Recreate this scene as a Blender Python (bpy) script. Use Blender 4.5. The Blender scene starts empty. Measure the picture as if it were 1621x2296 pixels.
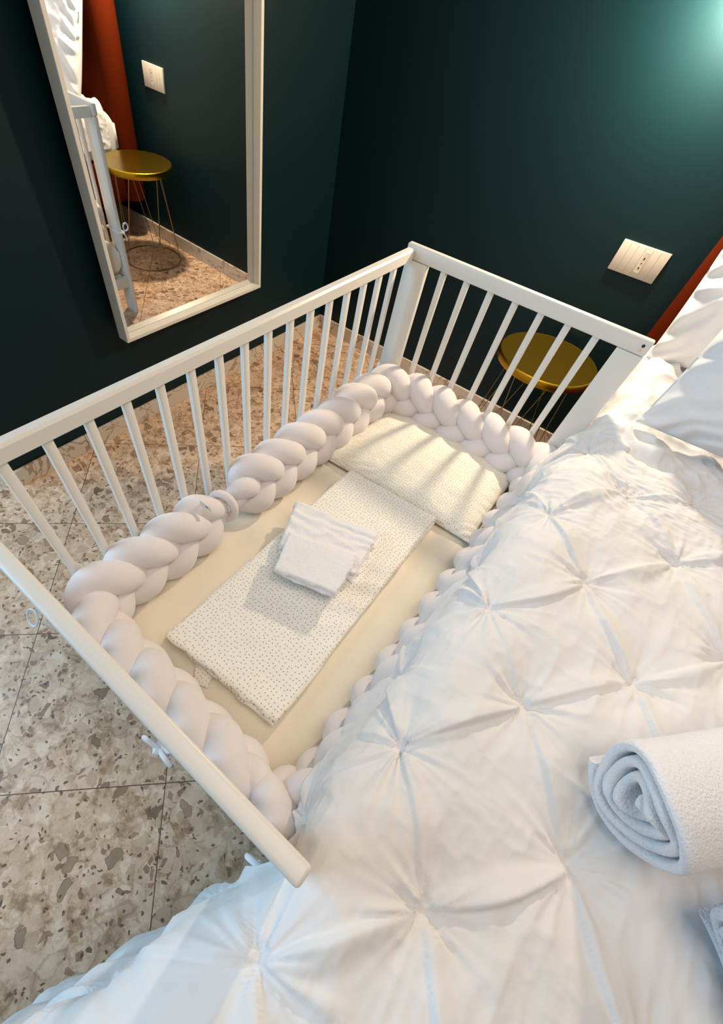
import bpy, bmesh, math, random
import numpy as np
from mathutils import Vector, Matrix
S = bpy.context.scene
COL = S.collection
random.seed(7); RNG = np.random.default_rng(7)
PI = math.pi

# ------------------------------------------------------------------ camera
cam_d = bpy.data.cameras.new('camera'); cam = bpy.data.objects.new('camera', cam_d); COL.objects.link(cam)
cam_d.sensor_fit = 'VERTICAL'; cam_d.sensor_height = 36.0
cam_d.lens = 36.0 * 924.95 / 2296.0
cam_d.shift_x = 118.3 / 2296.0; cam_d.shift_y = 86.7 / 2296.0
cam_d.clip_start = 0.02; cam_d.clip_end = 50
Rr = Vector((0.76436747, 0.63760022, 0.09595991)); Rd = Vector((0.56963143, -0.59803122, -0.56380730)); Rf = Vector((-0.30209664, 0.48561775, -0.82031275))
cam.matrix_world = Matrix(((Rr.x, -Rd.x, -Rf.x, 1.3592), (Rr.y, -Rd.y, -Rf.y, -1.8907), (Rr.z, -Rd.z, -Rf.z, 1.1711), (0, 0, 0, 1)))
S.camera = cam

# ------------------------------------------------------------------ light and exposure
S.view_settings.view_transform = 'Standard'; S.view_settings.look = 'None'
S.view_settings.gamma = 1.0; S.view_settings.use_curve_mapping = False
S.view_settings.exposure = 0.1
world = bpy.data.worlds.new('world'); S.world = world; world.use_nodes = True
world.node_tree.nodes['Background'].inputs[0].default_value = (0.75, 0.85, 1.0, 1)
world.node_tree.nodes['Background'].inputs[1].default_value = 0.25

def light(name, kind, loc, power, color, size=0.1, size_y=None, target=None):
    d = bpy.data.lights.new(name, kind); o = bpy.data.objects.new(name, d); COL.objects.link(o)
    o.location = loc; d.energy = power; d.color = color
    if kind == 'AREA':
        d.size = size
        if size_y: d.shape = 'RECTANGLE'; d.size_y = size_y
    else: d.shadow_soft_size = size
    if target is not None:
        o.rotation_euler = (Vector(target) - Vector(loc)).to_track_quat('-Z', 'Y').to_euler()
    return o
light('window_daylight', 'AREA', (-0.62, -2.95, 1.35), 44, (0.44, 0.73, 1.0), 1.3, 1.9, (1.0, -1.9, 0.4))
light('ceiling_light', 'AREA', (1.95, -1.50, 2.62), 22, (1.0, 0.84, 0.70), 1.5, 1.5, (1.85, -1.6, 0))
LAMP = (1.15, -0.105, 1.24)
light('sconce_bulb_light', 'POINT', LAMP, 46, (1.0, 0.81, 0.59), 0.035)

# ------------------------------------------------------------------ helpers
def tag(o, label=None, cat=None, group=None, kind=None):
    if label: o['label'] = label
    if cat: o['category'] = cat
    if group: o['group'] = group
    if kind: o['kind'] = kind
    return o
def empty(name, loc, label, cat, group=None):
    o = bpy.data.objects.new(name, None); COL.objects.link(o); o.location = loc; o.empty_display_size = .05
    return tag(o, label, cat, group)
def link(name, me, m, parent=None, smooth=True):
    o = bpy.data.objects.new(name, me); COL.objects.link(o)
    if m is not None: me.materials.append(m)
    if parent is not None:
        root = parent
        off = Vector((0, 0, 0)); q = parent
        while q is not None: off += q.location; q = q.parent
        o.parent = parent
        me.transform(Matrix.Translation(-off))
    if smooth:
        me.polygons.foreach_set('use_smooth', [True] * len(me.polygons))
    me.update()
    return o
class MB:
    """collects shapes into one mesh (world coordinates)"""
    def __init__(s): s.v = []; s.f = []
    def add(s, v, f):
        n = len(s.v); s.v += [tuple(p) for p in v]; s.f += [tuple(i + n for i in q) for q in f]; return s
    def bm(s, bm):
        bm.verts.ensure_lookup_table(); bm.verts.index_update()
        s.add([v.co[:] for v in bm.verts], [[v.index for v in f.verts] for f in bm.faces]); bm.free(); return s
    def box(s, x0, x1, y0, y1, z0, z1, bev=0.0, seg=2, mat=None):
        bm = bmesh.new(); bmesh.ops.create_cube(bm, size=1)
        for v in bm.verts: v.co = Vector(((x0 + x1) / 2 + v.co.x * (x1 - x0), (y0 + y1) / 2 + v.co.y * (y1 - y0), (z0 + z1) / 2 + v.co.z * (z1 - z0)))
        if bev > 0: bmesh.ops.bevel(bm, geom=bm.edges[:], offset=bev, segments=seg, profile=0.5, affect='EDGES')
        if mat is not None: bm.transform(mat)
        return s.bm(bm)
    def tube(s, pts, r, n=8, closed=False, cap=True):
        P = np.array(pts, float); m = len(P)
        if np.isscalar(r): r = [r] * m
        T = np.roll(P, -1, 0) - np.roll(P, 1, 0)
        if not closed: T[0] = P[1] - P[0]; T[-1] = P[-1] - P[-2]
        T /= np.linalg.norm(T, axis=1)[:, None] + 1e-12
        a = np.array([0, 0, 1.]) if abs(T[0][2]) < .9 else np.array([1., 0, 0])
        N = np.cross(T[0], a); N /= np.linalg.norm(N); V = []
        for i in range(m):
            N = N - T[i] * (N @ T[i]); N /= np.linalg.norm(N); B = np.cross(T[i], N)
            for k in range(n):
                w = 2 * PI * k / n; V.append(P[i] + r[i] * (math.cos(w) * N + math.sin(w) * B))
        F = []
        for i in range(m if closed else m - 1):
            j = (i + 1) % m
            for k in range(n):
                l = (k + 1) % n; F.append((i * n + k, i * n + l, j * n + l, j * n + k))
        if not closed and cap: F.append(tuple(range(n))[::-1]); F.append(tuple((m - 1) * n + k for k in range(n)))
        return s.add(V, F)
    def lathe(s, prof, c, n=48):
        V = []; F = []; m = len(prof)
        for i in range(n):
            a = 2 * PI * i / n
            for r, z in prof: V.append((c[0] + r * math.cos(a), c[1] + r * math.sin(a), c[2] + z))
        for i in range(n):
            j = (i + 1) % n
            for k in range(m - 1): F.append((i * m + k, j * m + k, j * m + k + 1, i * m + k + 1))
        return s.add(V, F)
    def build(s, name, m, parent=None, smooth=True):
        me = bpy.data.meshes.new(name); me.from_pydata(s.v, [], s.f)
        bm = bmesh.new(); bm.from_mesh(me); bmesh.ops.recalc_face_normals(bm, faces=bm.faces[:]); bm.to_mesh(me); bm.free()
        o = link(name, me, m, parent, smooth)
        if smooth:
            try: me.set_sharp_from_angle(angle=math.radians(38))
            except Exception: pass
        return o
def grid_mesh(name, P, m, parent=None, closed_u=False, flip=False):
    """P: (nu, nv, 3) array -> smooth grid mesh"""
    nu, nv = P.shape[:2]; idx = np.arange(nu * nv).reshape(nu, nv)
    if closed_u: a = idx; b = np.roll(idx, -1, 0)
    else: a = idx[:-1]; b = idx[1:]
    F = np.stack([a[:, :-1], b[:, :-1], b[:, 1:], a[:, 1:]], -1).reshape(-1, 4)
    if flip: F = F[:, ::-1]
    me = bpy.data.meshes.new(name); me.from_pydata(P.reshape(-1, 3).tolist(), [], F.tolist())
    return link(name, me, m, parent)
# vectorised value noise
def vn(x, y, z=0.0, seed=0):
    x = np.asarray(x, float); y = np.asarray(y, float); z = np.zeros_like(x) + z
    xi, yi, zi = np.floor(x).astype(np.int64), np.floor(y).astype(np.int64), np.floor(z).astype(np.int64)
    fx, fy, fz = x - xi, y - yi, z - zi
    fx = fx * fx * fx * (fx * (fx * 6 - 15) + 10); fy = fy * fy * fy * (fy * (fy * 6 - 15) + 10); fz = fz * fz * (3 - 2 * fz)
    def h(a, b, c):
        n = (a * 374761393 + b * 668265263 + c * 2147483647 + seed * 974711) & 0xffffffff
        n = ((n ^ (n >> 13)) * 1274126177) & 0xffffffff; n = n ^ (n >> 16)
        return (n & 0xffff) / 32767.5 - 1
    r = 0
    for dx in (0, 1):
        for dy in (0, 1):
            for dz in (0, 1):
                w = (fx if dx else 1 - fx) * (fy if dy else 1 - fy) * (fz if dz else 1 - fz)
                r = r + w * h(xi + dx, yi + dy, zi + dz)
    return r
def fbm(x, y, z=0.0, seed=0, o=3):
    r = 0; a = 1.
    for k in range(o): r = r + a * vn(x * 2 ** k, y * 2 ** k, z, seed + k); a *= .5
    return r
def ridge(x, y, z=0.0, seed=0, o=2):
    r = 0; a = 1.
    for k in range(o): r = r + a * (1 - 2 * np.abs(vn(x * 2.1 ** k, y * 2.1 ** k, z, seed + k)) ** .7); a *= .5
    return r
def sstep(a, b, x):
    t = np.clip((np.asarray(x, float) - a) / (b - a), 0, 1); return t * t * (3 - 2 * t)

# ------------------------------------------------------------------ materials
def new_mat(name, color, rough=.6, metal=0., spec=.5, sheen=0.):
    m = bpy.data.materials.new(name); m.use_nodes = True; b = m.node_tree.nodes['Principled BSDF']
    b.inputs['Base Color'].default_value = (*color, 1); b.inputs['Roughness'].default_value = rough
    b.inputs['Metallic'].default_value = metal; b.inputs['Specular IOR Level'].default_value = spec
    if sheen: b.inputs['Sheen Weight'].default_value = sheen; b.inputs['Sheen Roughness'].default_value = .5
    return m
def N(m, t, **kw):
    n = m.node_tree.nodes.new(t)
    for k, v in kw.items():
        if k.startswith('i_'):
            key = k[2:]; key = int(key) if key.isdigit() else key.replace('_', ' ')
            n.inputs[key].default_value = v
        else: setattr(n, k, v)
    return n
def L(m, a, b): m.node_tree.links.new(a, b)
def bump(m, scale, strength, dist=.001, detail=3, tex='noise', stretch=None):
    b = m.node_tree.nodes['Principled BSDF']; tc = N(m, 'ShaderNodeTexCoord'); src = tc.outputs['Object']
    if stretch:
        mp = N(m, 'ShaderNodeMapping'); mp.inputs['Scale'].default_value = stretch; L(m, src, mp.inputs[0]); src = mp.outputs[0]
    t = N(m, 'ShaderNodeTexNoise'); t.inputs['Scale'].default_value = scale; t.inputs['Detail'].default_value = detail
    L(m, src, t.inputs['Vector']); bu = N(m, 'ShaderNodeBump'); bu.inputs['Strength'].default_value = strength; bu.inputs['Distance'].default_value = dist
    L(m, t.outputs[0], bu.inputs['Height']); L(m, bu.outputs[0], b.inputs['Normal']); return t, bu
def mixc(m, fac, a, b):
    n = N(m, 'ShaderNodeMix', data_type='RGBA')
    for s_, v in ((0, fac), (6, a), (7, b)):
        if isinstance(v, (tuple, list)): n.inputs[s_].default_value = (*v, 1)
        elif isinstance(v, (int, float)): n.inputs[s_].default_value = v
        else: L(m, v, n.inputs[s_])
    return n.outputs[2]
def math_(m, op, a, b=None, c=None):
    n = N(m, 'ShaderNodeMath', operation=op)
    for i, v in enumerate((a, b, c)):
        if v is None: continue
        if isinstance(v, (int, float)): n.inputs[i].default_value = v
        else: L(m, v, n.inputs[i])
    return n.outputs[0]

M_wall = new_mat('teal_satin_wall_paint', (0.0012, 0.0150, 0.0185), .48, spec=.22); bump(M_wall, 260, .10, .001, 2)
M_ceil = new_mat('ceiling_paint', (.8, .79, .76), .9)
M_white = new_mat('white_lacquer', (.80, .765, .70), .34, spec=.45); bump(M_white, 40, .03, .0006, 2)
M_mframe = new_mat('mirror_frame_white', (.74, .70, .62), .38); bump(M_mframe, 60, .04, .0006, 2)
M_dark = new_mat('dark_recess', (.03, .02, .018), .5)
M_screw = new_mat('screw_steel', (.75, .6, .52), .25, 1.)
M_glass = new_mat('mirror_silver', (.90, .91, .90), .012, 1.)
M_gold = new_mat('brushed_gold', (.46, .30, .022), .30, 1.); bump(M_gold, 900, .12, .0004, 2)
M_brass = new_mat('brass_wire', (.42, .34, .20), .3, 1.)
M_plastic = new_mat('socket_plastic', (.56, .50, .42), .35)
M_seam = new_mat('socket_seam', (.22, .19, .15), .5)
M_cotton = new_mat('white_cotton', (.78, .775, .78), .85, spec=.2, sheen=.15); bump(M_cotton, 140, .18, .0012, 4)
M_duvet = new_mat('white_percale', (.79, .775, .765), .8, spec=.25, sheen=.15); bump(M_duvet, 85, .32, .0018, 5, stretch=(1, .6, 1))
M_braid = new_mat('blush_white_velour', (.78, .72, .71), .9, spec=.15, sheen=.35); bump(M_braid, 420, .15, .0006, 2)
M_sheet = new_mat('cream_cot_sheet', (.84, .765, .635), .9, spec=.15, sheen=.1); bump(M_sheet, 500, .2, .0005, 2)
M_terry = new_mat('white_terry', (.90, .88, .89), .95, spec=.1, sheen=.5); bump(M_terry, 330, .8, .0030, 5)
M_terry2 = new_mat('blue_shaded_terry', (.80, .81, .87), .95, spec=.1, sheen=.5); bump(M_terry2, 260, 1.0, .005, 5)  # second towel's terry, with its blue shade put into the base colour
M_red = new_mat('rust_velvet', (.085, .010, .0015), 1.0, spec=.04, sheen=0.); bump(M_red, 300, .25, .0008, 3)
M_tie = new_mat('white_tie_tape', (.80, .82, .86), .85)
M_leg = new_mat('black_leg', (.02, .02, .02), .4)
M_tag = new_mat('grey_label_ribbon', (.62, .60, .56), .7); M_ink = new_mat('dark_ink', (.06, .06, .05), .7)
M_metal = new_mat('sconce_metal', (.5, .4, .2), .3, 1.)
M_gls = new_mat('window_glass', (.8, .9, 1.), .05); M_gls.node_tree.nodes['Principled BSDF'].inputs['Transmission Weight'].default_value = 1.

def dotted(name, base, dot, scale, size):
    m = new_mat(name, base, .9, spec=.15, sheen=.1); b = m.node_tree.nodes['Principled BSDF']
    tc = N(m, 'ShaderNodeTexCoord'); v = N(m, 'ShaderNodeTexVoronoi', voronoi_dimensions='2D'); v.inputs['Scale'].default_value = scale; v.inputs['Randomness'].default_value = .55
    L(m, tc.outputs['Object'], v.inputs['Vector'])
    f = math_(m, 'LESS_THAN', v.outputs['Distance'], size)
    L(m, mixc(m, f, base, dot), b.inputs['Base Color'])
    t = N(m, 'ShaderNodeTexNoise'); t.inputs['Scale'].default_value = 90; t.inputs['Detail'].default_value = 4; L(m, tc.outputs['Object'], t.inputs['Vector'])
    bu = N(m, 'ShaderNodeBump'); bu.inputs['Strength'].default_value = .3; bu.inputs['Distance'].default_value = .0015; L(m, t.outputs[0], bu.inputs['Height']); L(m, bu.outputs[0], b.inputs['Normal'])
    return m
M_dot = dotted('dotted_muslin', (.87, .84, .77), (.42, .38, .31), 108, .150)
M_dotp = dotted('dotted_muslin_fine', (.86, .82, .72), (.52, .46, .35), 130, .165)

def terrazzo():
    m = new_mat('terrazzo', (.6, .5, .4), .32, spec=.4); b = m.node_tree.nodes['Principled BSDF']
    tc = N(m, 'ShaderNodeTexCoord'); mp = N(m, 'ShaderNodeMapping', vector_type='POINT')
    TA = 0.7716; TS = 0.3989  # tile size
    mp.inputs['Rotation'].default_value = (0, 0, -TA); L(m, tc.outputs['Object'], mp.inputs[0])
    sp = N(m, 'ShaderNodeSeparateXYZ'); L(m, mp.outputs[0], sp.inputs[0])
    # x' = e1.p , y' = e2.p
    ua = math_(m, 'DIVIDE', math_(m, 'SUBTRACT', sp.outputs[0], -0.9704), TS)
    ub = math_(m, 'DIVIDE', math_(m, 'SUBTRACT', sp.outputs[1], -1.3855), TS)
    ia = math_(m, 'FLOOR', ua); ib = math_(m, 'FLOOR', ub)
    def edge(u):
        fr = math_(m, 'FRACT', u); return math_(m, 'MINIMUM', fr, math_(m, 'SUBTRACT', 1.0, fr))
    ed = math_(m, 'MINIMUM', edge(ua), edge(ub)); grout = math_(m, 'LESS_THAN', ed, .0026)
    cb = N(m, 'ShaderNodeCombineXYZ'); L(m, math_(m, 'MULTIPLY', ia, 3.37), cb.inputs[0]); L(m, math_(m, 'MULTIPLY', ib, 5.91), cb.inputs[1])
    add = N(m, 'ShaderNodeVectorMath', operation='ADD'); L(m, tc.outputs['Object'], add.inputs[0]); L(m, cb.outputs[0], add.inputs[1])
    nz = N(m, 'ShaderNodeTexNoise'); nz.inputs['Scale'].default_value = 26; nz.inputs['Detail'].default_value = 3; L(m, add.outputs[0], nz.inputs['Vector'])
    w1 = N(m, 'ShaderNodeVectorMath', operation='SCALE'); w1.inputs['Scale'].default_value = .030; L(m, nz.outputs['Color'], w1.inputs[0])
    P = N(m, 'ShaderNodeVectorMath', operation='ADD'); L(m, add.outputs[0], P.inputs[0]); L(m, w1.outputs[0], P.inputs[1]); P = P.outputs[0]
    def vor(scale, off, feat='F1'):
        mm = N(m, 'ShaderNodeVectorMath', operation='ADD'); mm.inputs[1].default_value = (off, off * .7, 0); L(m, P, mm.inputs[0])
        v = N(m, 'ShaderNodeTexVoronoi', voronoi_dimensions='2D', feature=feat); v.inputs['Scale'].default_value = scale; L(m, mm.outputs[0], v.inputs['Vector']); return v
    def cells(scale, off, thr, e):
        f = vor(scale, off); d = vor(scale, off, 'DISTANCE_TO_EDGE'); s = N(m, 'ShaderNodeSeparateColor'); L(m, f.outputs['Color'], s.inputs[0])
        mk = math_(m, 'MULTIPLY', math_(m, 'GREATER_THAN', s.outputs[0], thr), math_(m, 'GREATER_THAN', d.outputs['Distance'], e))
        return mk, s.outputs[1], s.outputs[2]
    n1 = N(m, 'ShaderNodeTexNoise'); n1.inputs['Scale'].default_value = 30; n1.inputs['Detail'].default_value = 7; n1.inputs['Roughness'].default_value = .72; L(m, P, n1.inputs['Vector'])
    cr = N(m, 'ShaderNodeValToRGB'); L(m, n1.outputs[0], cr.inputs[0]); e = cr.color_ramp.elements
    e[0].position = .38; e[0].color = (.36, .28, .20, 1); e[1].position = .62; e[1].color = (.78, .74, .68, 1)
    k = e.new(.49); k.color = (.60, .51, .41, 1)
    col = cr.outputs[0]
    mk, r1, r2 = cells(24, 0, .55, .05); pale = mixc(m, r1, (.76, .71, .64), (.62, .52, .43)); col = mixc(m, math_(m, 'MULTIPLY', mk, .6), col, pale)
    vd = vor(19, 3, 'DISTANCE_TO_EDGE'); n2 = N(m, 'ShaderNodeTexNoise'); n2.inputs['Scale'].default_value = 14; L(m, P, n2.inputs['Vector'])
    vein = math_(m, 'MULTIPLY', math_(m, 'LESS_THAN', vd.outputs['Distance'], .05), math_(m, 'GREATER_THAN', n2.outputs[0], .52)); col = mixc(m, math_(m, 'MULTIPLY', vein, .30), col, (.24, .17, .10))
    mk, r1, r2 = cells(27, 41, .74, .13)
    col = mixc(m, math_(m, 'MULTIPLY', mk, math_(m, 'MULTIPLY', n1.outputs[0], .75)), col, mixc(m, r1, (.30, .21, .14), (.48, .38, .29)))
    mk, r1, r2 = cells(31, 11, .90, .12)
    st = N(m, 'ShaderNodeValToRGB'); L(m, r1, st.inputs[0]); st.color_ramp.interpolation = 'CONSTANT'; e = st.color_ramp.elements
    e[0].position = 0; e[0].color = (.17, .12, .075, 1); e[1].position = .92; e[1].color = (.035, .032, .03, 1)
    for ps, c in ((.22, (.30, .22, .155)), (.42, (.22, .20, .155)), (.6, (.36, .27, .21)), (.76, (.13, .10, .075))): q = e.new(ps); q.color = (*c, 1)
    sc = mixc(m, math_(m, 'MULTIPLY', n2.outputs[0], .55), st.outputs[0], (.50, .40, .30)); col = mixc(m, math_(m, 'MULTIPLY', mk, .88), col, sc)
    rimd = vor(31, 11, 'DISTANCE_TO_EDGE'); rim = math_(m, 'MULTIPLY', mk, math_(m, 'LESS_THAN', rimd.outputs['Distance'], .165)); col = mixc(m, math_(m, 'MULTIPLY', rim, .45), col, (.10, .065, .04))
    mk, r1, r2 = cells(70, 23, .925, .12); col = mixc(m, math_(m, 'MULTIPLY', mk, .8), col, mixc(m, r1, (.20, .14, .09), (.36, .24, .18)))
    mk, r1, r2 = cells(160, 31, .95, .08); col = mixc(m, math_(m, 'MULTIPLY', mk, .85), col, (.10, .07, .05))
    wm = N(m, 'ShaderNodeMix', data_type='RGBA', blend_type='MULTIPLY'); wm.inputs[0].default_value = 1; L(m, col, wm.inputs[6]); wm.inputs[7].default_value = (1.18, .92, .72, 1); col = wm.outputs[2]
    col = mixc(m, grout, col, (.10, .055, .03))
    L(m, col, b.inputs['Base Color'])
    return m
M_floor = terrazzo()
def marble():
    m = new_mat('cream_marble', (.7, .6, .5), .3); b = m.node_tree.nodes['Principled BSDF']
    tc = N(m, 'ShaderNodeTexCoord'); n0 = N(m, 'ShaderNodeTexNoise'); n0.inputs['Scale'].default_value = 7; n0.inputs['Detail'].default_value = 4; n0.inputs['Distortion'].default_value = 1.2; L(m, tc.outputs['Object'], n0.inputs['Vector'])
    d = math_(m, 'ABSOLUTE', math_(m, 'SUBTRACT', n0.outputs[0], .5)); v = math_(m, 'LESS_THAN', d, .012)
    c = mixc(m, n0.outputs[0], (.74, .66, .55), (.60, .50, .40)); c = mixc(m, math_(m, 'MULTIPLY', v, .7), c, (.30, .18, .09)); L(m, c, b.inputs['Base Color']); return m
M_marble = marble()

# ------------------------------------------------------------------ room
WY = -1.688; RX = 4.2; FY = -4.6; LX = -0.95; H = 2.75
def struct(name, mb, m, smooth=False): return tag(mb.build(name, m, None, smooth), kind='structure')
struct('floor', MB().box(LX - .2, RX + .2, FY - .2, .2, -.12, 0), M_floor)
struct('ceiling', MB().box(LX - .2, RX + .2, FY - .2, .2, H, H + .12), M_ceil)
struct('wall_back', MB().box(-.25, RX, 0, .2, 0, H), M_wall)
struct('wall_left', MB().box(-.95, 0, WY, 0, 0, H), M_wall)
struct('wall_right', MB().box(RX, RX + .2, FY, .2, 0, H), M_wall)
struct('wall_front', MB().box(LX, RX, FY - .2, FY, 0, H), M_wall)
wb = MB(); X0, X1 = LX - .2, LX; wy0, wy1, wz0, wz1 = -3.95, -2.0, .35, 2.3
wb.box(X0, X1, FY, wy0, 0, H).box(X0, X1, wy1, WY + .0, 0, H).box(X0, X1, wy0, wy1, 0, wz0).box(X0, X1, wy0, wy1, wz1, H)
struct('wall_window', wb, M_wall)
wf = MB()
for a in (wy0, (wy0 + wy1) / 2 - .03, wy1 - .06): wf.box(X0 + .05, X0 + .11, a, a + .06, wz0, wz1, .004)
for a in (wz0, wz1 - .06): wf.box(X0 + .05, X0 + .11, wy0, wy1, a, a + .06, .004)
w1 = struct('window_1', wf, M_white)
g = MB().box(X0 + .075, X0 + .081, wy0 + .03, wy1 - .03, wz0 + .03, wz1 - .03).build('pane', M_gls, w1, False)
def baseboard(name, segs):
    mb = MB()
    for a in segs: mb.box(*a, .0022, 2)
    return struct(name, mb, M_marble)
ys = [-.012, -.30, -.72, -1.09, -1.42, WY]
baseboard('baseboard_left', [(0, .012, ys[i + 1] + .0006, ys[i] - .0006, 0, .0675) for i in range(5)])
xs_ = [0, .40, .80, 1.20, 1.60, 2.0, 2.4, 2.8, 3.2, 3.6, 4.0, RX]
baseboard('baseboard_back', [(xs_[i] + .0006, xs_[i + 1] - .0006, -.012, 0, 0, .0675) for i in range(len(xs_) - 1)])

# ------------------------------------------------------------------ wall mirror
MA, MY = .0189, .0065
n_ = Vector((math.cos(MA), 0, -math.sin(MA))); up_ = Vector((math.sin(MA), 0, math.cos(MA)))
nn = (n_ * math.cos(MY) + Vector((0, 1, 0)) * math.sin(MY)); ry = (-n_ * math.sin(MY) + Vector((0, 1, 0)) * math.cos(MY))
mo = Vector((.0400, -1.1912, .3726))
mir = empty('wall_mirror', mo, 'large rectangular mirror in a white frame hung on the teal wall', 'mirror')
MM = Matrix(((nn.x, ry.x, up_.x, mo.x), (nn.y, ry.y, up_.y, mo.y), (nn.z, ry.z, up_.z, mo.z), (0, 0, 0, 1)))
W_, HH, D_, F_, GM = .6435, 1.55, .0455, .0115, .0134
def bar(name, quad_o, quad_i):
    # quad in local (y,z): outer edge a->b, inner edge; mitred frame bar with inner lip
    mb = MB(); (a, b), (c, d) = quad_o, quad_i
    prof = [(0, 0.), (D_ - .001, 0.), (D_, .08), (D_, .92), (D_ - .001, 1.), (GM + .001, 1.), (GM + .001, .9), (0, .9)]
    V = []
    for s0, s1 in ((a, c), (b, d)):
        for x, t in prof:
            V.append(MM @ Vector((x, s0[0] + (s1[0] - s0[0]) * t, s0[1] + (s1[1] - s0[1]) * t)))
    k = len(prof); F = [tuple(range(k)), tuple(range(2 * k - 1, k - 1, -1))] + [(i, (i + 1) % k, k + (i + 1) % k, k + i) for i in range(k)]
    return mb.add(V, F).build(name, M_mframe, mir, False)
bar('frame_bar', ((0, 0), (W_, 0)), ((F_, F_), (W_ - F_, F_)))
bar('frame_bar', ((0, HH), (W_, HH)), ((F_, HH - F_), (W_ - F_, HH - F_)))
bar('frame_bar', ((0, 0), (0, HH)), ((F_, F_), (F_, HH - F_)))
bar('frame_bar', ((W_, 0), (W_, HH)), ((W_ - F_, F_), (W_ - F_, HH - F_)))
MB().box(GM - .005, GM, .0105, W_ - .0105, .0105, HH - .0105, mat=MM).build('mirror_glass', M_glass, mir, False)
MB().box(.001, GM - .0055, .0108, W_ - .0108, .0108, HH - .0108, mat=MM).build('backing_board', M_dark, mir, False)
for z in (.25, 1.25): MB().box(0, .046 + (z - .25) * .018, -.95, -.78, z + .37, z + .42, .002).build('wall_bracket', M_dark, mir, False)

# ------------------------------------------------------------------ cot
XC, XE, YH, YF, HZ = .7527, 1.4076, -.6593, -1.8990, .753
RD = .0197; TH = .0206; XS = .759
cot = empty('cot', (1.08, -1.28, 0), 'white slatted wooden cot, open on the side against the bed', 'cot')
def end_frame(y_out, y_in, rail_name):
    y0, y1 = min(y_out, y_in), max(y_out, y_in)
    r = MB().box(XC, XE, y0, y1, HZ - .035, HZ, .0045, 3).build(rail_name, M_white, cot)
    for a, b in ((.756, .826), (1.347, XE)):
        MB().box(a, b, y0 + .0008, y1 - .0008, 0, HZ - .0356, .003).build('post', M_white, cot)
    for i in range(7):
        x = XC + .1213 + .0701 * i + .001; c = (y0 + y1) / 2
        MB().box(x - .0085, x + .0085, c - .0065, c + .0065, .165, HZ - .034, .0035, 2).build('slat', M_white, cot)
    MB().box(.826, 1.347, y0 + .001, y1 - .001, .125, .17, .003).build('lower_rail', M_white, cot)
    return r
hr = end_frame(YH, YH - RD, 'head_rail')
fr_ = end_frame(YF, YF + RD, 'foot_rail')
for (x, z, m) in ((1.3925, .7395, M_dark), (1.3925, .7285, M_screw)):
    y = YH - RD
    MB().add([(x + .0036 * math.cos(a), y - .0005, z + .0036 * math.sin(a)) for a in np.linspace(0, 2 * PI, 17)[:-1]] + [(x + .0036 * math.cos(a), y + .0005, z + .0036 * math.sin(a)) for a in np.linspace(0, 2 * PI, 17)[:-1]],
             [tuple(range(16)), tuple(range(31, 15, -1))] + [(i, (i + 1) % 16, 16 + (i + 1) % 16, 16 + i) for i in range(16)]).build('bolt_hole', m, hr, False)
zt = HZ - .0077
# side top rail, chamfered end at the head
sr = MB(); prof = [(XS, zt - .004), (XS + .003, zt), (XS + TH - .004, zt - .0005), (XS + TH, zt - .005), (XS + TH, zt - .0275), (XS + TH - .002, zt - .030), (XS + .002, zt - .030), (XS, zt - .028)]
V = [(x, YF + RD, z) for x, z in prof] + [(x, YH - RD - (0.0 if z > zt - .01 else .008), z) for x, z in prof]
sr.add(V, [tuple(range(8)), tuple(range(15, 7, -1))] + [(i, (i + 1) % 8, 8 + (i + 1) % 8, 8 + i) for i in range(8)]).build('side_rail', M_white, cot)
for i in range(16):
    y = YH - .0997 - .0704 * i + .004; c = XS + TH / 2
    MB().box(c - .0065, c + .0065, y - .0085, y + .0085, .165, zt - .029, .0035, 2).build('slat', M_white, cot)
MB().box(XS, XS + TH, YF + RD, YH - RD, .125, .17, .003).build('side_lower_rail', M_white, cot)
MB().box(XE - TH, XE, YF + RD, YH - RD, .125, .165, .003).build('bedside_lower_rail', M_white, cot)
for i in range(11):
    y = YF + .07 + i * .11; MB().box(XS + TH, XE - TH, y - .03, y + .03, .165, .175, .002).build('base_board', M_white, cot)

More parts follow.
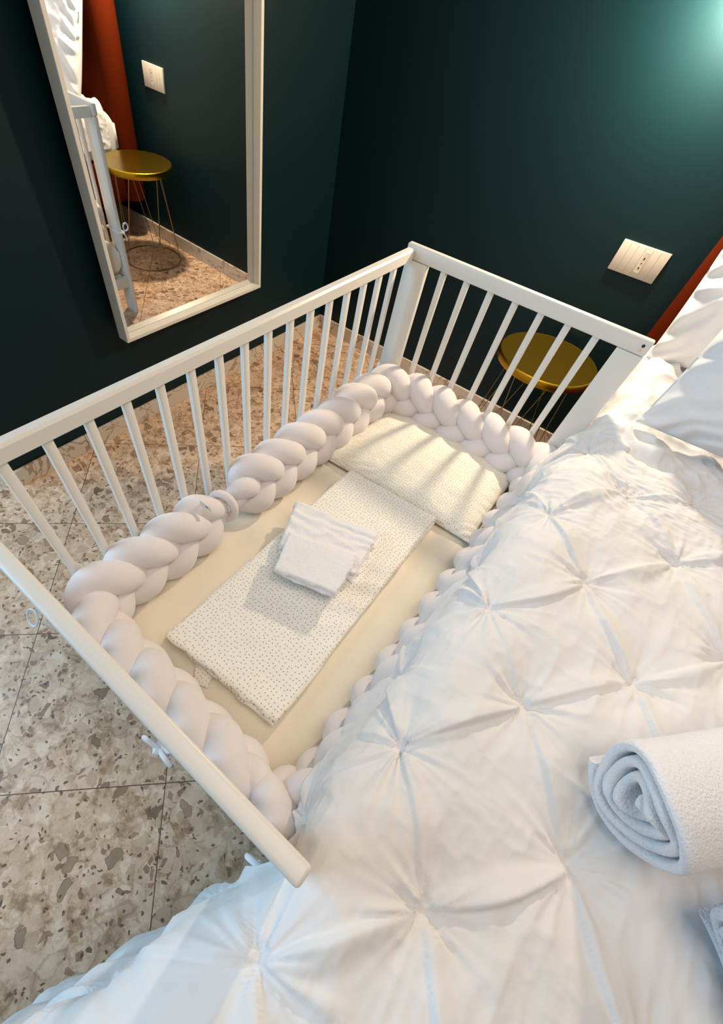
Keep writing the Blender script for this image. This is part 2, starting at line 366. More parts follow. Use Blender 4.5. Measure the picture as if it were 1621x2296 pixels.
# cot mattress
def soft_box(name, x0, x1, y0, y1, z0, z1, r, m, nse=.002, parent=None, seed=3, n=(70, 120)):
    """closed rounded slab wrapped as a superellipse section, with gentle noise"""
    hx, hy, hz = (x1 - x0) / 2, (y1 - y0) / 2, (z1 - z0) / 2; c = ((x0 + x1) / 2, (y0 + y1) / 2, (z0 + z1) / 2)
    U = np.linspace(-1, 1, n[0]); V = np.linspace(-1, 1, n[1]); P = []
    def warp(t): return np.sign(t) * (1 - (1 - np.abs(t)) ** 1.6)
    u, v = np.meshgrid(warp(U), warp(V), indexing='ij')
    dx = (1 - np.abs(u)) * hx; dy = (1 - np.abs(v)) * hy
    def rr(d): q = np.clip(1 - d / r, 0, 1); return 1 - np.sqrt(1 - q * q)
    e = np.clip(rr(dx) + rr(dy), 0, 1)
    x = c[0] + u * hx; y = c[1] + v * hy
    k = nse * fbm(x * 7, y * 7, 0, seed)
    top = np.stack([x, y, c[2] + hz - min(r, hz) * e + k * (1 - e)], -1); bot = np.stack([x, y, c[2] - hz + min(r, hz) * e], -1)
    nu, nv = u.shape; idx = np.arange(nu * nv).reshape(nu, nv)
    F = np.stack([idx[:-1, :-1], idx[1:, :-1], idx[1:, 1:], idx[:-1, 1:]], -1).reshape(-1, 4); F2 = F[:, ::-1] + nu * nv
    ring = np.concatenate([idx[:, 0], idx[-1, 1:], idx[-2::-1, -1], idx[0, -2:0:-1]]); rb = ring + nu * nv
    side = np.stack([ring, np.roll(ring, -1), np.roll(rb, -1), rb], -1)[:, ::-1]
    me = bpy.data.meshes.new(name); me.from_pydata(np.concatenate([top.reshape(-1, 3), bot.reshape(-1, 3)]).tolist(), [], np.concatenate([F, F2, side]).tolist())
    return link(name, me, m, parent)
mt = soft_box('cot_mattress', .782, 1.404, -1.876, -.682, .176, .300, .03, M_sheet, .0035)
tag(mt, 'cream-sheeted cot mattress lying inside the white cot', 'mattress')

# ------------------------------------------------------------------ braided bumpers
def round_path(pts, r):
    out = []
    P = [np.array(p, float) for p in pts]
    for i, p in enumerate(P):
        if i in (0, len(P) - 1): out.append(p); continue
        a = P[i - 1] - p; b = P[i + 1] - p; a /= np.linalg.norm(a); b /= np.linalg.norm(b)
        A = p + a * r; B = p + b * r
        for t in np.linspace(0, 1, 14): out.append((1 - t) ** 2 * A + 2 * t * (1 - t) * p + t * t * B)
    P = np.array(out); d = np.r_[0, np.cumsum(np.linalg.norm(np.diff(P, axis=0), axis=1))]
    n = int(d[-1] / .005); s = np.linspace(0, d[-1], n)
    Q = np.stack([np.interp(s, d, P[:, k]) for k in range(P.shape[1])], 1)
    return s, Q
def braid(root, pts, period, phase, lean_side, zc, end_taper=(True, True), A=.040, B=.019, r0=.0335, lean=.30):
    s, Q = round_path(pts, .085)
    # smooth
    for _ in range(6): Q[1:-1] = (Q[:-2] + 2 * Q[1:-1] + Q[2:]) / 4
    T = np.gradient(Q, axis=0); T /= np.linalg.norm(T, axis=1)[:, None]
    Nw = np.stack([T[:, 1], -T[:, 0]], 1) * lean_side      # points to the cot inside
    L_ = s[-1]; tp = np.ones_like(s)
    if end_taper[0]: tp *= sstep(-.01, .09, s)
    if end_taper[1]: tp *= sstep(-.01, .09, L_ - s)
    for k in range(3):
        ph = 2 * PI * s / period + 2 * PI * k / 3 + phase
        jit = 1 + .10 * vn(s * 9, s * 0 + k * 7.3, 0, 5 + k)
        u = A * np.sin(ph) * (.25 + .75 * tp) * jit; w = B * np.sin(2 * ph) * (.3 + .7 * tp)
        uu = u * math.cos(lean) + w * math.sin(lean) * .3; ww = w - u * math.sin(lean)
        C3 = np.stack([Q[:, 0] + Nw[:, 0] * ww, Q[:, 1] + Nw[:, 1] * ww, zc + uu + 0 * s], 1)
        fat = r0 * (.94 + .15 * np.abs(np.sin(ph)) ** 2) * (.55 + .45 * tp) * (1 + .06 * vn(s * 14, s * 0 + k, 0, 20 + k))
        ec = np.sqrt(np.clip(1 - np.clip(1 - s / .03, 0, 1) ** 2, .02, 1)) * np.sqrt(np.clip(1 - np.clip(1 - (L_ - s) / .03, 0, 1) ** 2, .02, 1))
        fat = fat * ec
        MB().tube(C3, list(fat), 18).build('strand', M_braid, root)
LJ = (.825, -1.455); z_b = .374
b1 = empty('braided_bumper', (.825, -1.0, .30), 'long pinkish-white braided bumper round the head end of the cot', 'cot bumper', 'braided cot bumpers')
braid(b1, [(LJ[0], LJ[1] + .010), (.825, -.722), (1.396, -.722), (1.396, -1.848), (1.335, -1.848)], .262, 1.2, 1, z_b, (True, True), B=-.021)
b2 = empty('braided_bumper', (.825, -1.6, .30), 'short pinkish-white braided bumper round the foot corner of the cot', 'cot bumper', 'braided cot bumpers')
braid(b2, [(LJ[0] + .003, LJ[1] - .005), (.825, -1.848), (1.345, -1.848)], .270, .2, -1, z_b, (True, True), B=.016, r0=.0345, lean=.2)
# gathered band closing the short bumper's end
an = np.linspace(0, 2 * PI, 33)[:-1]
MB().tube([(.829 + .031 * math.cos(a), LJ[1] - .012 + .010 * math.sin(a + 1), .380 + .036 * math.sin(a)) for a in an], .0105, 10, closed=True).build('end_band', M_braid, b2)
tg = MB().box(.829, .862, -1.5300, -1.5285, .440, .452, .0004).build('label_tag', M_tag, b2)
MB().box(.848, .854, -1.5306, -1.5299, .446, .449).build('print_mark', M_ink, tg, False)
def bow(root, c, ax, up=(0, 0, 1), s=1., loops=2):
    c = Vector(c); ax = Vector(ax).normalized(); up = Vector(up); mb = MB()
    for sg in (-1, 1)[:loops]:
        p = [c + ax * sg * s * .026 * math.sin(t) * 1.0 + up * s * .016 * math.sin(2 * t) * .6 + ax * sg * .004 for t in np.linspace(0, PI, 12)]
        p = [c + ax * sg * (s * .030 * math.sin(t / 2) ** 1) * 1 + up * (s * .012 * math.sin(t)) + Vector((0, -.004 * math.sin(t / 2), 0)) for t in np.linspace(0, 2 * PI, 18)]
        mb.tube(p, .0038 * s, 8)
    mb.tube([c + ax * .006, c + Vector((0, -.006, .004)), c - ax * .006], .006 * s, 8)
    for sg in (-.6, .5): mb.tube([c, c + ax * sg * .012 * s + up * -.015 * s, c + ax * sg * .02 * s + up * -.032 * s], .0035 * s, 7)
    mb.build('tie_bow', M_tie, root)
def wrap(root, x0, x1, y0, y1, z, name='tie_loop'):
    P = [(x0, y0, z), (x1, y0, z + .003), (x1, y1, z), (x0, y1, z - .003)]; Q = []
    for i in range(4):
        a, b = np.array(P[i]), np.array(P[(i + 1) % 4])
        for t in (0.08, .5, .92): Q.append(a + (b - a) * t)
    MB().tube(Q, .0034, 8, closed=True).build(name, M_tie, root)
bow(b2, (1.150, -1.914, .40), (1, 0, -.1), s=1.05); wrap(b2, 1.140, 1.168, -1.908, -1.868, .40)
MB().tube([(.790 + .017 * math.cos(a), -1.921 + .010 * math.sin(a), .40 + .014 * math.sin(a)) for a in np.linspace(0, 2 * PI, 25)[:-1]], .0022, 8, closed=True).build('tie_loop', M_tie, b2)
MB().tube([(.806, -1.915, .395), (.815, -1.912, .385), (.822, -1.908, .365)], .0022, 7).build('tie_end', M_tie, b2)
bow(b1, (1.394, -1.918, .43), (1, .0, .3), s=1.1)
# loop round the head left post (seen in the mirror)
wrap(b1, .748, .832, -.684, -.652, .352)
MB().tube([(.742 - .002 * 0, -.655 + .012 * math.cos(a) + .008, .372 + .014 * math.sin(a)) for a in an], .0032, 8, closed=True).build('tie_bow', M_tie, b1)
MB().tube([(.747, -.665, .352), (.742, -.658, .345), (.740, -.652, .330), (.741, -.655, .322)], .003, 7).build('tie_end', M_tie, b1)

# ------------------------------------------------------------------ small pillow and folded blanket in the cot
def quad_map(c, u, v):
    A, B, C_, D = [np.array(q, float) for q in c]      # TL, TR, BR, BL with u 0..1 left-right, v 0..1 top-bottom
    u = u[..., None]; v = v[..., None]
    return (1 - u) * (1 - v) * A + u * (1 - v) * B + u * v * C_ + (1 - u) * v * D
def cushion(name, corners, z0, h, m, parent=None, seed=1, p=2.6, n=90, wr=.004, pinch=.05, sag=0, ears=0.0, frame=None, seam=.5):
    """pillow: inflated closed grid; frame = 4x4 matrix to place it instead of flat"""
    U = np.linspace(0, 1, n); t = .5 - .5 * np.cos(PI * U); t = .5 * t + .5 * U
    u, v = np.meshgrid(t, t, indexing='ij'); a = 2 * u - 1; b = 2 * v - 1
    # edges bow inwards between the corners
    a2 = a * (1 - pinch * (1 - b ** 2) * np.abs(a) ** 2 * -1 * -1); b2 = b * (1 - pinch * (1 - a ** 2) * np.abs(b) ** 2)
    P = quad_map(corners, (a2 + 1) / 2, (b2 + 1) / 2)
    f = (np.clip(1 - np.abs(a) ** p, 0, 1) * np.clip(1 - np.abs(b) ** p, 0, 1)) ** .52
    edge = np.maximum(np.abs(a), np.abs(b))
    w = wr * (ridge(u * 5 + 3, v * 5, 0, seed, 3) * .6 + fbm(u * 9, v * 9, 1, seed + 3)) * (.25 + .75 * f)
    rad = wr * 1.2 * np.sin(26 * (a + b) + 5 * fbm(u * 4, v * 4, 0, seed + 9)) * np.exp(-((1 - edge) / .12)) * (1 - np.exp(-(1 - edge) / .02))
    top = P.copy(); bot = P.copy()
    zs = z0 + h * seam
    top[..., 2] = zs + h * (1 - seam) * f + w + rad + ears * (np.abs(a) * np.abs(b)) ** 6
    bot[..., 2] = zs - h * seam * f ** .8 + ears * (np.abs(a) * np.abs(b)) ** 6 - .0005
    if frame is not None:
        for G in (top, bot):
            q = G.reshape(-1, 3); q = np.c_[q, np.ones(len(q))] @ np.array(frame).T; G[:] = q[:, :3].reshape(G.shape)
    nu = n; idx = np.arange(n * n).reshape(n, n)
    F = np.stack([idx[:-1, :-1], idx[1:, :-1], idx[1:, 1:], idx[:-1, 1:]], -1).reshape(-1, 4); F2 = F[:, ::-1] + n * n
    ring = np.concatenate([idx[:, 0], idx[-1, 1:], idx[-2::-1, -1], idx[0, -2:0:-1]]); rb = ring + n * n
    side = np.stack([ring, np.roll(ring, -1), np.roll(rb, -1), rb], -1)[:, ::-1]
    me = bpy.data.meshes.new(name); me.from_pydata(np.concatenate([top.reshape(-1, 3), bot.reshape(-1, 3)]).tolist(), [], np.concatenate([F, F2, side]).tolist())
    bm = bmesh.new(); bm.from_mesh(me); bmesh.ops.recalc_face_normals(bm, faces=bm.faces[:]); bm.to_mesh(me); bm.free()
    return link(name, me, m, parent)
pl = cushion('baby_pillow', [(.866, -.728, 0), (1.338, -.722, 0), (1.345, -1.066, 0), (.850, -1.090, 0)], .297, .068, M_dotp, seed=4, wr=.0022, pinch=.03, seam=.25)
tag(pl, 'small cream dotted baby pillow at the head of the cot', 'pillow')

def slab(P_fn, z_top, thick, nu=120, nv=160, wr=.002, seed=1, r=.012, ztilt=None, fold=None):
    """soft folded-cloth slab: vertices and faces (world)"""
    def warp(n): t = np.linspace(-1, 1, n); return np.sign(t) * (1 - (1 - np.abs(t)) ** 1.5)
    u, v = np.meshgrid((warp(nu) + 1) / 2, (warp(nv) + 1) / 2, indexing='ij')
    P = P_fn(u, v); Wd = np.linalg.norm(P[-1, 0, :2] - P[0, 0, :2]); Ln = np.linalg.norm(P[0, -1, :2] - P[0, 0, :2])
    du = np.minimum(u, 1 - u) * Wd; dv = np.minimum(v, 1 - v) * Ln
    q = np.clip(1 - du / r, 0, 1); q2 = np.clip(1 - dv / r, 0, 1); e = np.clip((1 - np.sqrt(1 - q * q)) + (1 - np.sqrt(1 - q2 * q2)), 0, 1)
    w = wr * (fbm(P[..., 0] * 14, P[..., 1] * 14, 0, seed, 3) + .5 * ridge(P[..., 0] * 16, P[..., 1] * 16, 0, seed + 5))
    # wavy outline
    wob = .0035 * vn(u * 9, v * 11, 0, seed + 2)
    top = P.copy(); bot = P.copy(); zt_ = z_top + (0 if ztilt is None else ztilt(u, v))
    top[..., 0] += wob * e; top[..., 1] += .0035 * vn(u * 11, v * 7, 3, seed + 7) * e
    bot[..., 0] = top[..., 0]; bot[..., 1] = top[..., 1]
    top[..., 2] = zt_ - thick * .5 * e + w * (1 - e * .7); bot[..., 2] = zt_ - thick + thick * .45 * e
    n = nu * nv; idx = np.arange(n).reshape(nu, nv)
    F = np.stack([idx[:-1, :-1], idx[1:, :-1], idx[1:, 1:], idx[:-1, 1:]], -1).reshape(-1, 4); F2 = F[:, ::-1] + n
    ring = np.concatenate([idx[:, 0], idx[-1, 1:], idx[-2::-1, -1], idx[0, -2:0:-1]]); rb = ring + n
    side = np.stack([ring, np.roll(ring, -1), np.roll(rb, -1), rb], -1)[:, ::-1]
    return np.concatenate([top.reshape(-1, 3), bot.reshape(-1, 3)]).tolist(), np.concatenate([F, F2, side]).tolist()
def qf(c): return lambda u, v: quad_map([(*q, 0) for q in c], u, v)
bl = MB()
def tilt(u, v):
    return .006 * np.sin(PI * u) * np.sin(PI * v) - .004 * sstep(.55, .95, u) * sstep(.35, .5, v) + .004 * sstep(.9, 1, v)
def wrink(u, v):  # ripples on the right side below the towels
    return tilt(u, v) + .0035 * np.exp(-((u - .9) / .16) ** 2) * np.exp(-((v - .52) / .16) ** 2) * np.sin(60 * v + 14 * u)
bl.add(*slab(qf([(.957, -1.094), (1.235, -1.072), (1.262, -1.745), (.972, -1.772)]), .340, .015, 130, 220, .0016, 3, .010, wrink))
bl.add(*slab(qf([(.962, -1.098), (1.237, -1.078), (1.258, -1.752), (.968, -1.768)]), .3275, .014, 60, 90, .0015, 13, .009))
bl.add(*slab(qf([(.960, -1.095), (1.240, -1.075), (1.250, -1.750), (.960, -1.762)]), .3145, .015, 60, 90, .001, 23, .009))
fb = bl.build('folded_blanket', M_dot, None)
tag(fb, 'folded white dotted baby blanket lying lengthwise on the cot sheet', 'blanket')
fl = MB().add(*slab(qf([(1.035, -1.745), (1.085, -1.735), (1.108, -1.779), (1.080, -1.795)]), .310, .007, 24, 24, .0006, 5, .004)).build('cover_flap', M_dotp, fb)

# washcloth stack
tw = MB()
def tq(*c): return qf(c)
tw.add(*slab(tq((.935, -1.317), (1.160, -1.243), (1.188, -1.400), (1.008, -1.462)), .3565, .016, 60, 60, .0012, 31, .008))
tw.add(*slab(tq((.940, -1.318), (1.157, -1.247), (1.186, -1.395), (1.003, -1.455)), .371, .015, 110, 110, .0026, 32, .008, lambda u, v: .0022 * np.sin(26 * v + 3 * fbm(u * 3, v * 2, 0, 4))))
hand = tw.build('hand_towel', M_terry, None)
tag(hand, 'larger folded white towel lying on the dotted blanket', 'towel')
t2 = MB()
t2.add(*slab(tq((1.012, -1.428), (1.170, -1.374), (1.190, -1.482), (1.046, -1.522)), .389, .015, 50, 50, .0012, 41, .006))
t2.add(*slab(tq((1.008, -1.425), (1.168, -1.373), (1.190, -1.480), (1.050, -1.524)), .402, .014, 110, 90, .0018, 42, .006))
fc = t2.build('face_cloth', M_terry, None)
tag(fc, 'small folded white face cloth on top of the larger towel in the cot', 'towel')

# ------------------------------------------------------------------ gold side table
SC = (1.177, -.226)
st = empty('side_table', (SC[0], SC[1], 0), 'round gold metal side table with wire legs behind the cot', 'side table')
Rt = .173; zt2 = .437
MB().lathe([(0, 0), (.02, .0008), (Rt - .010, 0.0), (Rt - .004, .0012), (Rt - .001, -.0008), (Rt, -.004), (Rt, -.024), (Rt - .0015, -.026), (Rt - .003, -.024), (Rt - .003, -.006), (0, -.005)], (SC[0], SC[1], zt2), 96).build('tabletop', M_gold, st)
ring = [(SC[0] + .160 * math.cos(a), SC[1] + .160 * math.sin(a), .0035) for a in np.linspace(0, 2 * PI, 73)[:-1]]
MB().tube(ring, .0035, 8, closed=True).build('base_ring', M_brass, st)
ring = [(SC[0] + .118 * math.cos(a), SC[1] + .118 * math.sin(a), zt2 - .012) for a in np.linspace(0, 2 * PI, 73)[:-1]]
MB().tube(ring, .003, 8, closed=True).build('top_ring', M_brass, st)
for i in range(5):
    a0 = 2 * PI * i / 5 + .35
    for sg in (-1, 1):
        a1 = a0 + sg * 2 * PI / 10 * 1.02
        MB().tube([(SC[0] + .118 * math.cos(a0 + sg * .05), SC[1] + .118 * math.sin(a0 + sg * .05), zt2 - .012), (SC[0] + .160 * math.cos(a1), SC[1] + .160 * math.sin(a1), .004)], .0016, 8).build('leg', M_brass, st)

# ------------------------------------------------------------------ wall socket
SX0, SX1, SZ0, SZ1 = 1.1659, 1.3121, .6650, .7480
so = empty('wall_socket', ((SX0 + SX1) / 2, 0, SZ0), 'white multi-module wall socket plate on the teal wall above the gold table', 'socket')
plate = MB().box(SX0, SX1, -.009, 0, SZ0, SZ1, .0012).build('cover_plate', M_plastic, so, True)
for x in (1.1915, 1.2145, 1.2375, 1.2610, 1.2845):
    MB().box(x - .0003, x + .0003, -.0094, -.0088, SZ0 + .004, SZ1 - .004).build('module_seam', M_seam, so, False)
ins = MB().box(1.2425, 1.2575, -.0098, -.0085, SZ0 + .014, SZ1 - .012, .0006).build('socket_outlet', M_plastic, so, False)
for z, w, h in ((.7185, .0020, .0030), (.7055, .0017, .0017), (.6925, .0020, .0030)):
    MB().box(1.250 - w, 1.250 + w, -.0103, -.0095, z - h, z + h, .0003).build('pin_hole', M_dark, ins, False)

# ------------------------------------------------------------------ sconce (just outside the frame, lights the corner)
sc = empty('wall_sconce', (1.15, 0, 1.30), 'small brass wall lamp with a bare bulb above the gold table', 'lamp')
MB().box(1.125, 1.175, -.012, 0, 1.29, 1.355, .003).build('back_plate', M_metal, sc)
MB().tube([(1.15, -.01, 1.325), (1.15, -.06, 1.335), (1.15, -.105, 1.33), (1.15, -.105, 1.305)], .005, 10).build('arm', M_metal, sc)
MB().lathe([(0, 0), (.018, 0), (.018, .02), (0, .022)], (1.15, -.105, 1.286), 24).build('lamp_holder', M_metal, sc)

# ------------------------------------------------------------------ big bed
BX0, BX1, BY1 = 1.418, 3.02, -2.16
bed = empty('bed', (2.2, -1.1, 0), 'large bed with rust-red velvet headboard and base, standing beside the cot', 'bed')
def headboard():
    # rounded vertical-edge panel, curved outward at the top corner
    mb = MB(); n = 16; m_ = 26
    ring = []
    V = []; F = []
    x1 = 3.05
    outline = []
    for j in range(m_ + 1):
        z = .19 + (1.18 - .19) * j / m_
        x0 = 1.392 + .006 * (1 - j / m_) + .05 * sstep(1.05, 1.18, z)
        r = .062
        row = []
        for i in range(n + 1):
            a = -PI / 2 + PI * i / n
            row.append((x0 + r - r * math.cos(a), -.083 + r * math.sin(a) * -1, z))
        row = row[::-1]
        row = [(x1, -.083 - r, z)] + row[::-1] + [(x1, -.083 + r, z)]
        V += row
    k = n + 3
    for j in range(m_):
        for i in range(k):
            l = (i + 1) % k; F.append((j * k + i, j * k + l, (j + 1) * k + l, (j + 1) * k + i))
    F.append(tuple(range(k))[::-1]); F.append(tuple(m_ * k + i for i in range(k)))
    mb.add(V, F); return mb
headboard().build('headboard', M_red, bed)
MB().box(BX0, 3.0, BY1, -.146, .19, .375, .02, 4).build('bed_base', M_red, bed)
for x in (1.50, 2.95):
    for y in (-.20, -2.08): MB().lathe([(0, 0), (.018, 0), (.028, .19), (0, .19)], (x, y, 0), 20).build('leg', M_leg, bed)
bm_ = soft_box('bed_mattress', 1.422, 3.0, BY1 + .01, -.150, .377, .562, .045, M_cotton, .003, None, 8)
tag(bm_, 'thick white-sheeted mattress of the large bed beside the cot', 'mattress')

# ------------------------------------------------------------------ pintuck duvet
def duvet():
    y0, y1 = -.735, -2.42
    nS1, nS2, nY = 130, 420, 560
    y = np.linspace(y0, y1, nY)
    tS = np.concatenate([np.linspace(-1, 0, nS1, endpoint=False), np.linspace(0, 1, nS2)])   # -1..0 drop, 0..1 top
    TT, YY = np.meshgrid(tS, y, indexing='ij')
    foot = sstep(-1.90, -2.06, YY)
    Ld = .200 + .30 * foot - .02 * np.sin(YY * 9)                       # length of the drop
    s = np.where(TT < 0, TT * Ld, TT * 1.30)
    # profile
    R0 = .075; amax = math.radians(80); sa = R0 * amax
    a = np.clip(-s / R0, 0, amax)
    X = 1.47 - R0 * np.sin(a) + np.where(s > 0, s, 0); Z = .508 + R0 * np.cos(a)
    ex = np.clip(-s - sa, 0, None)
    flare = foot * 0.0; dirx = math.cos(amax) * (1 - foot) + (flare) ; 
    dirx = np.clip(dirx, 0, .8)
    X = X - ex * dirx; Z = Z - ex * np.sqrt(1 - dirx ** 2)
    X = X - np.clip((-1.95 - YY) * .42, 0, .13) * sstep(-.02, .12, -s)
    nx = np.where(s < 0, -np.sin(a), 0); nz = np.where(s < 0, np.cos(a), 1.)
    # squeeze past the two cot posts
    k = np.exp(-((YY + 1.885) / .045) ** 2) + sstep(-.80, -.70, YY); X = X + .026 * k * sstep(.03, .09, -s)
    # big gentle shape
    h = .006 * fbm(s * 3 + 5, YY * 3, 0, 50, 2)
    # pintuck lattice
    stars = {}
    c1 = [-.590, -.865, -1.130, -1.417, -1.698, -1.971, -2.25]; c2 = [-.665, -.943, -1.250, -1.535, -1.826, -2.11, -2.39]
    c3 = [-.530, -.805, -1.087, -1.387, -1.677, -1.96, -2.24]; c0 = [-.72, -1.0, -1.28, -1.575, -1.84, -2.10, -2.37]
    cols = {-2: [q - .02 for q in c1], -1: c0, 0: c1, 1: c2, 2: c3}
    xsx = {-2: -.262, -1: -.150, 0: -.035, 1: .077, 2: .196}
    for i in range(3, 12):
        cols[i] = [(-.672 if i % 2 else -.532) - .283 * j + random.uniform(-.008, .008) for j in range(7)]; xsx[i] = .196 + .116 * (i - 2) + random.uniform(-.004, .004)
    rx = random.Random(3)
    edges = []
    for i in cols:
        for j, yy in enumerate(cols[i]):
            if i + 1 in cols:
                for y2 in cols[i + 1]:
                    if .08 < abs(y2 - yy) < .20: edges.append(((xsx[i], yy), (xsx[i + 1], y2)))
    # panels puff up away from the tucks
    dmin = np.full(s.shape, 9.)
    for i in cols:
        for yy in cols[i]:
            d = np.hypot((s - xsx[i]) * 1.15, (YY - yy) * .8); dmin = np.minimum(dmin, d)
    h = h + .013 * sstep(0, .085, dmin)
    for (A, B) in edges:
        ax, ay = A; bx, by = B; dx, dy = bx - ax, by - ay; Ln = math.hypot(dx, dy); ux, uy = dx / Ln, dy / Ln
        t = ((s - ax) * ux + (YY - ay) * uy) / Ln; d = -(s - ax) * uy + (YY - ay) * ux
        bend = rx.uniform(-.010, .010); d = d - bend * np.sin(PI * np.clip(t, 0, 1))
        if rx.random() < .5: d = -d
        str_ = rx.uniform(.5, 1.0) if dy > 0 else rx.uniform(.25, .85)
        w = (.0035 + .017 * np.sin(PI * np.clip(t, 0, 1)) ** .8)
        q = d / w
        sh = np.where(q < .25, sstep(-1.4, .25, q), 1 - sstep(.25, .50, q))
        m = (t > 0) & (t < 1)
        h = h + m * .0105 * str_ * np.clip(np.sin(PI * np.clip(t, 0, 1)), 0, 1) ** .55 * sh
    for i in cols:
        for yy in cols[i]:
            dx = s - xsx[i]; dy = YY - yy; r = np.hypot(dx, dy); near = r < .16
            th = np.arctan2(dy, dx); p1, p2, p3 = rx.uniform(0, 6), rx.uniform(0, 6), rx.uniform(0, 6)
            wv = .5 * np.sin(5 * th + p1) + .45 * np.sin(8 * th + p2) + .5 * np.sin(13 * th + p3)
            wv = 1 - 1.5 * np.abs(wv)
            h = h + near * (.0040 * wv * np.exp(-r / .050) * sstep(0, .012, r) - .007 * np.exp(-(r / .012) ** 2))
            for q_ in range(8):
                th0 = rx.uniform(0, 2 * PI); ln_ = rx.uniform(.05, .125); am = rx.uniform(.0015, .0044)
                if abs(xsx[i]) > 1.0: continue
                tt_ = dx * math.cos(th0) + dy * math.sin(th0); dd = -dx * math.sin(th0) + dy * math.cos(th0)
                q1 = np.clip(tt_ / ln_, 0, 1); w1_ = .0016 + .012 * q1
                q2_ = (dd + rx.uniform(-.006, .006) * np.sin(PI * q1)) / w1_
                pr = np.where(q2_ < 0, np.exp(-(q2_ / 1.2) ** 2), np.exp(-(q2_ / .45) ** 2))
                h = h + ((tt_ > 0) & (tt_ < ln_)) * am * np.sin(PI * q1 ** .6) * pr
    # crumples
    cr = ridge(s * 16 + .6 * YY, YY * 11, 0, 70, 3) * .0022 + ridge(s * 34, YY * 26, 0, 80, 2) * .0006 * sstep(-1.3, -.95, YY)
    cr = cr + sstep(-1.25, -1.0, YY) * .0018 * ridge(s * 22, YY * 34, 0, 85, 2)
    h = h + cr + foot * sstep(.05, .2, -s) * (.008 * np.sin(YY * 26 + 9 * fbm(s * 3, YY * 2, 0, 7)) + .009 * np.sin(YY * 47 + 2))
    # hem
    h = h - .010 * sstep(-.75, -.735, YY)
    P = np.stack([X + nx * h, YY, Z + nz * h], -1)
    # upper hem line: right of the pillow the duvet starts lower
    sh = .095 * sstep(-.03, .05, s) * sstep(-1.05, y0, YY); P[..., 1] -= sh
    # slightly sagging surface towards the middle
    P[..., 2] -= .0
    o = grid_mesh('duvet', P, M_duvet, None, flip=True)
    md = o.modifiers.new('thick', 'SOLIDIFY'); md.thickness = .010; md.offset = -1
    tag(o, 'white pintuck duvet with star-shaped gathers spread over the large bed', 'duvet')
    return o
duvet()

# ------------------------------------------------------------------ bed pillows, rumpled sheet
def frame_mat(origin, right, up):
    r = Vector(right).normalized(); u = Vector(up).normalized(); n = r.cross(u).normalized(); u = n.cross(r)
    return [[r.x, u.x, n.x, origin[0]], [r.y, u.y, n.y, origin[1]], [r.z, u.z, n.z, origin[2]], [0, 0, 0, 1]]
# local: x along the width, y up the pillow, z out of the front
back = cushion('bed_pillow', [(0, .50, 0), (.74, .50, 0), (.74, 0, 0), (0, 0, 0)], -.07, .15, M_cotton, seed=14, wr=.008, pinch=.03,
               frame=frame_mat((1.428, -.315, .585), (1, -.02, .12), (-.14, .30, 1.0)))
tag(back, 'plump white pillow leaning on the rust-red headboard, behind the other pillow', 'pillow', 'white bed pillows')
front = cushion('bed_pillow', [(0, .52, 0), (.78, .52, 0), (.78, 0, 0), (0, 0, 0)], -.09, .18, M_cotton, seed=24, wr=.0085, pinch=.04,
                frame=frame_mat((1.482, -.735, .615), (1, .0, 0), (.0, .55, 1.0)))
tag(front, 'front white pillow with a wide flat hem leaning at the top of the duvet', 'pillow', 'white bed pillows')
def rumpled():
    n1, n2 = 150, 170
    u, v = np.meshgrid(np.linspace(0, 1, n1), np.linspace(0, 1, n2), indexing='ij')
    y = -.20 - .74 * v; s = -.19 + .55 * u
    R0 = .05; a = np.clip(-s / R0, 0, PI / 2); ex = np.clip(-s - R0 * PI / 2, 0, None)
    X = 1.468 - R0 * np.sin(a) + np.clip(s, 0, None); Z = .535 + R0 * np.cos(a) - ex
    nx = -np.sin(a); nz = np.cos(a)
    h = .012 * ridge(s * 9 + y * 3, y * 10, 0, 101, 3) + .007 * fbm(s * 14, y * 14, 0, 102) + .010 + .020 * np.exp(-((y + .52) / .10) ** 2) * sstep(-.05, .05, s)
    h = h * (1 - .8 * sstep(-.80, -.86, y)) - .030 * sstep(-.80, -.87, y)
    P = np.stack([X + nx * h * .5, y, Z + nz * h], -1)
    o = grid_mesh('bed_sheet', P, M_cotton, None, flip=True)
    md = o.modifiers.new('thick', 'SOLIDIFY'); md.thickness = .004; md.offset = -1
    tag(o, 'rumpled white top sheet bunched between the bed pillows and the cot', 'sheet')
rumpled()

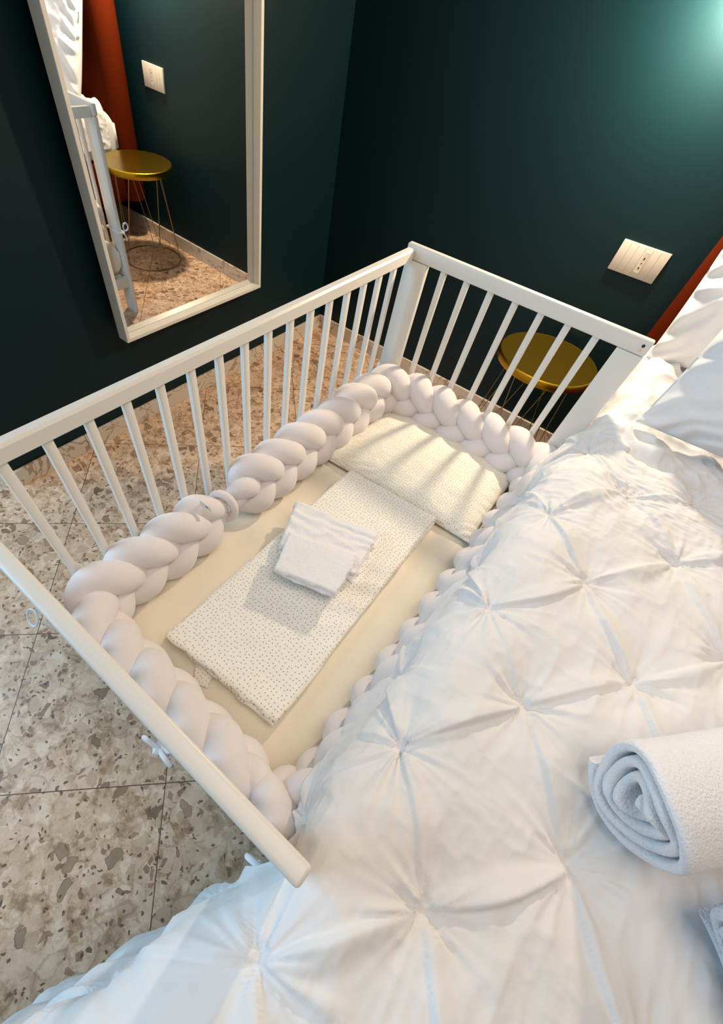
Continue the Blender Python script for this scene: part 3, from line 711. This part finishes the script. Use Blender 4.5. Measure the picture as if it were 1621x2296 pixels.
# ------------------------------------------------------------------ rolled towels on the bed
def roll(name, c, ax, length, R, m, seed, turns=3.7, flat=.9, label=''):
    ax = Vector(ax).normalized(); up = Vector((0, 0, 1)); si = ax.cross(up).normalized()
    t = .0125; n = 260; th = np.linspace(0, turns * 2 * PI, n); r = .010 + (R - .010 - t / 2) * th / th[-1]
    ang = -th + 2.0
    wob = 1 + .05 * np.sin(2 * th + seed) + .03 * vn(th * 1.3, th * 0, 0, seed)
    def ringpts(off, sc_, thick):
        o = []
        for sgn, rng in ((1, range(n)), (-1, range(n - 1, -1, -1))):
            for i in rng:
                rr = r[i] * wob[i] * sc_ + sgn * thick / 2
                x = rr * math.cos(ang[i]); z = rr * math.sin(ang[i])
                # slumped: wider than tall, with a loose outer fold
                z *= flat; x *= 1.10
                o.append(Vector(c) + si * x + up * z + ax * (off + .010 * math.sin(ang[i] * 2 + seed) + .004 * vn(np.array([i * .11]), np.array([0.]), 0, seed)[0]))
        return o
    mb = MB(); V = []; F = []; k = 2 * n
    rows = [(0, .35), (.0015, .7), (.005, .92), (.012, 1.0)] + [(length * q, 1.0) for q in np.linspace(.08, .92, 26)] + [(length - .012, 1.), (length - .004, .85), (length, .4)]
    for off, th_ in rows: V += ringpts(off, 1 + .012 * math.sin(off * 45 + seed), t * .96 * th_)
    for a in range(len(rows) - 1):
        for i in range(k):
            j = (i + 1) % k; F.append((a * k + i, a * k + j, (a + 1) * k + j, (a + 1) * k + i))
    for b in (0, (len(rows) - 1) * k):
        for i in range(n - 1): F.append((b + i, b + i + 1, b + k - 2 - i, b + k - 1 - i))
    mb.add(V, F); o = mb.build(name, m, None)
    o.data.update(); tag(o, label, 'towel', 'rolled towels on the duvet'); return o
roll('rolled_towel', (1.664, -1.598, .662), (.68, .73, 0), .42, .069, M_terry, 2, label='rolled white towel lying on the duvet, its spiral end facing out')
roll('rolled_towel', (1.810, -1.670, .652), (.68, .73, 0), .42, .062, M_terry2, 5, label='second rolled towel below the first, cut off by the right edge of the photo')
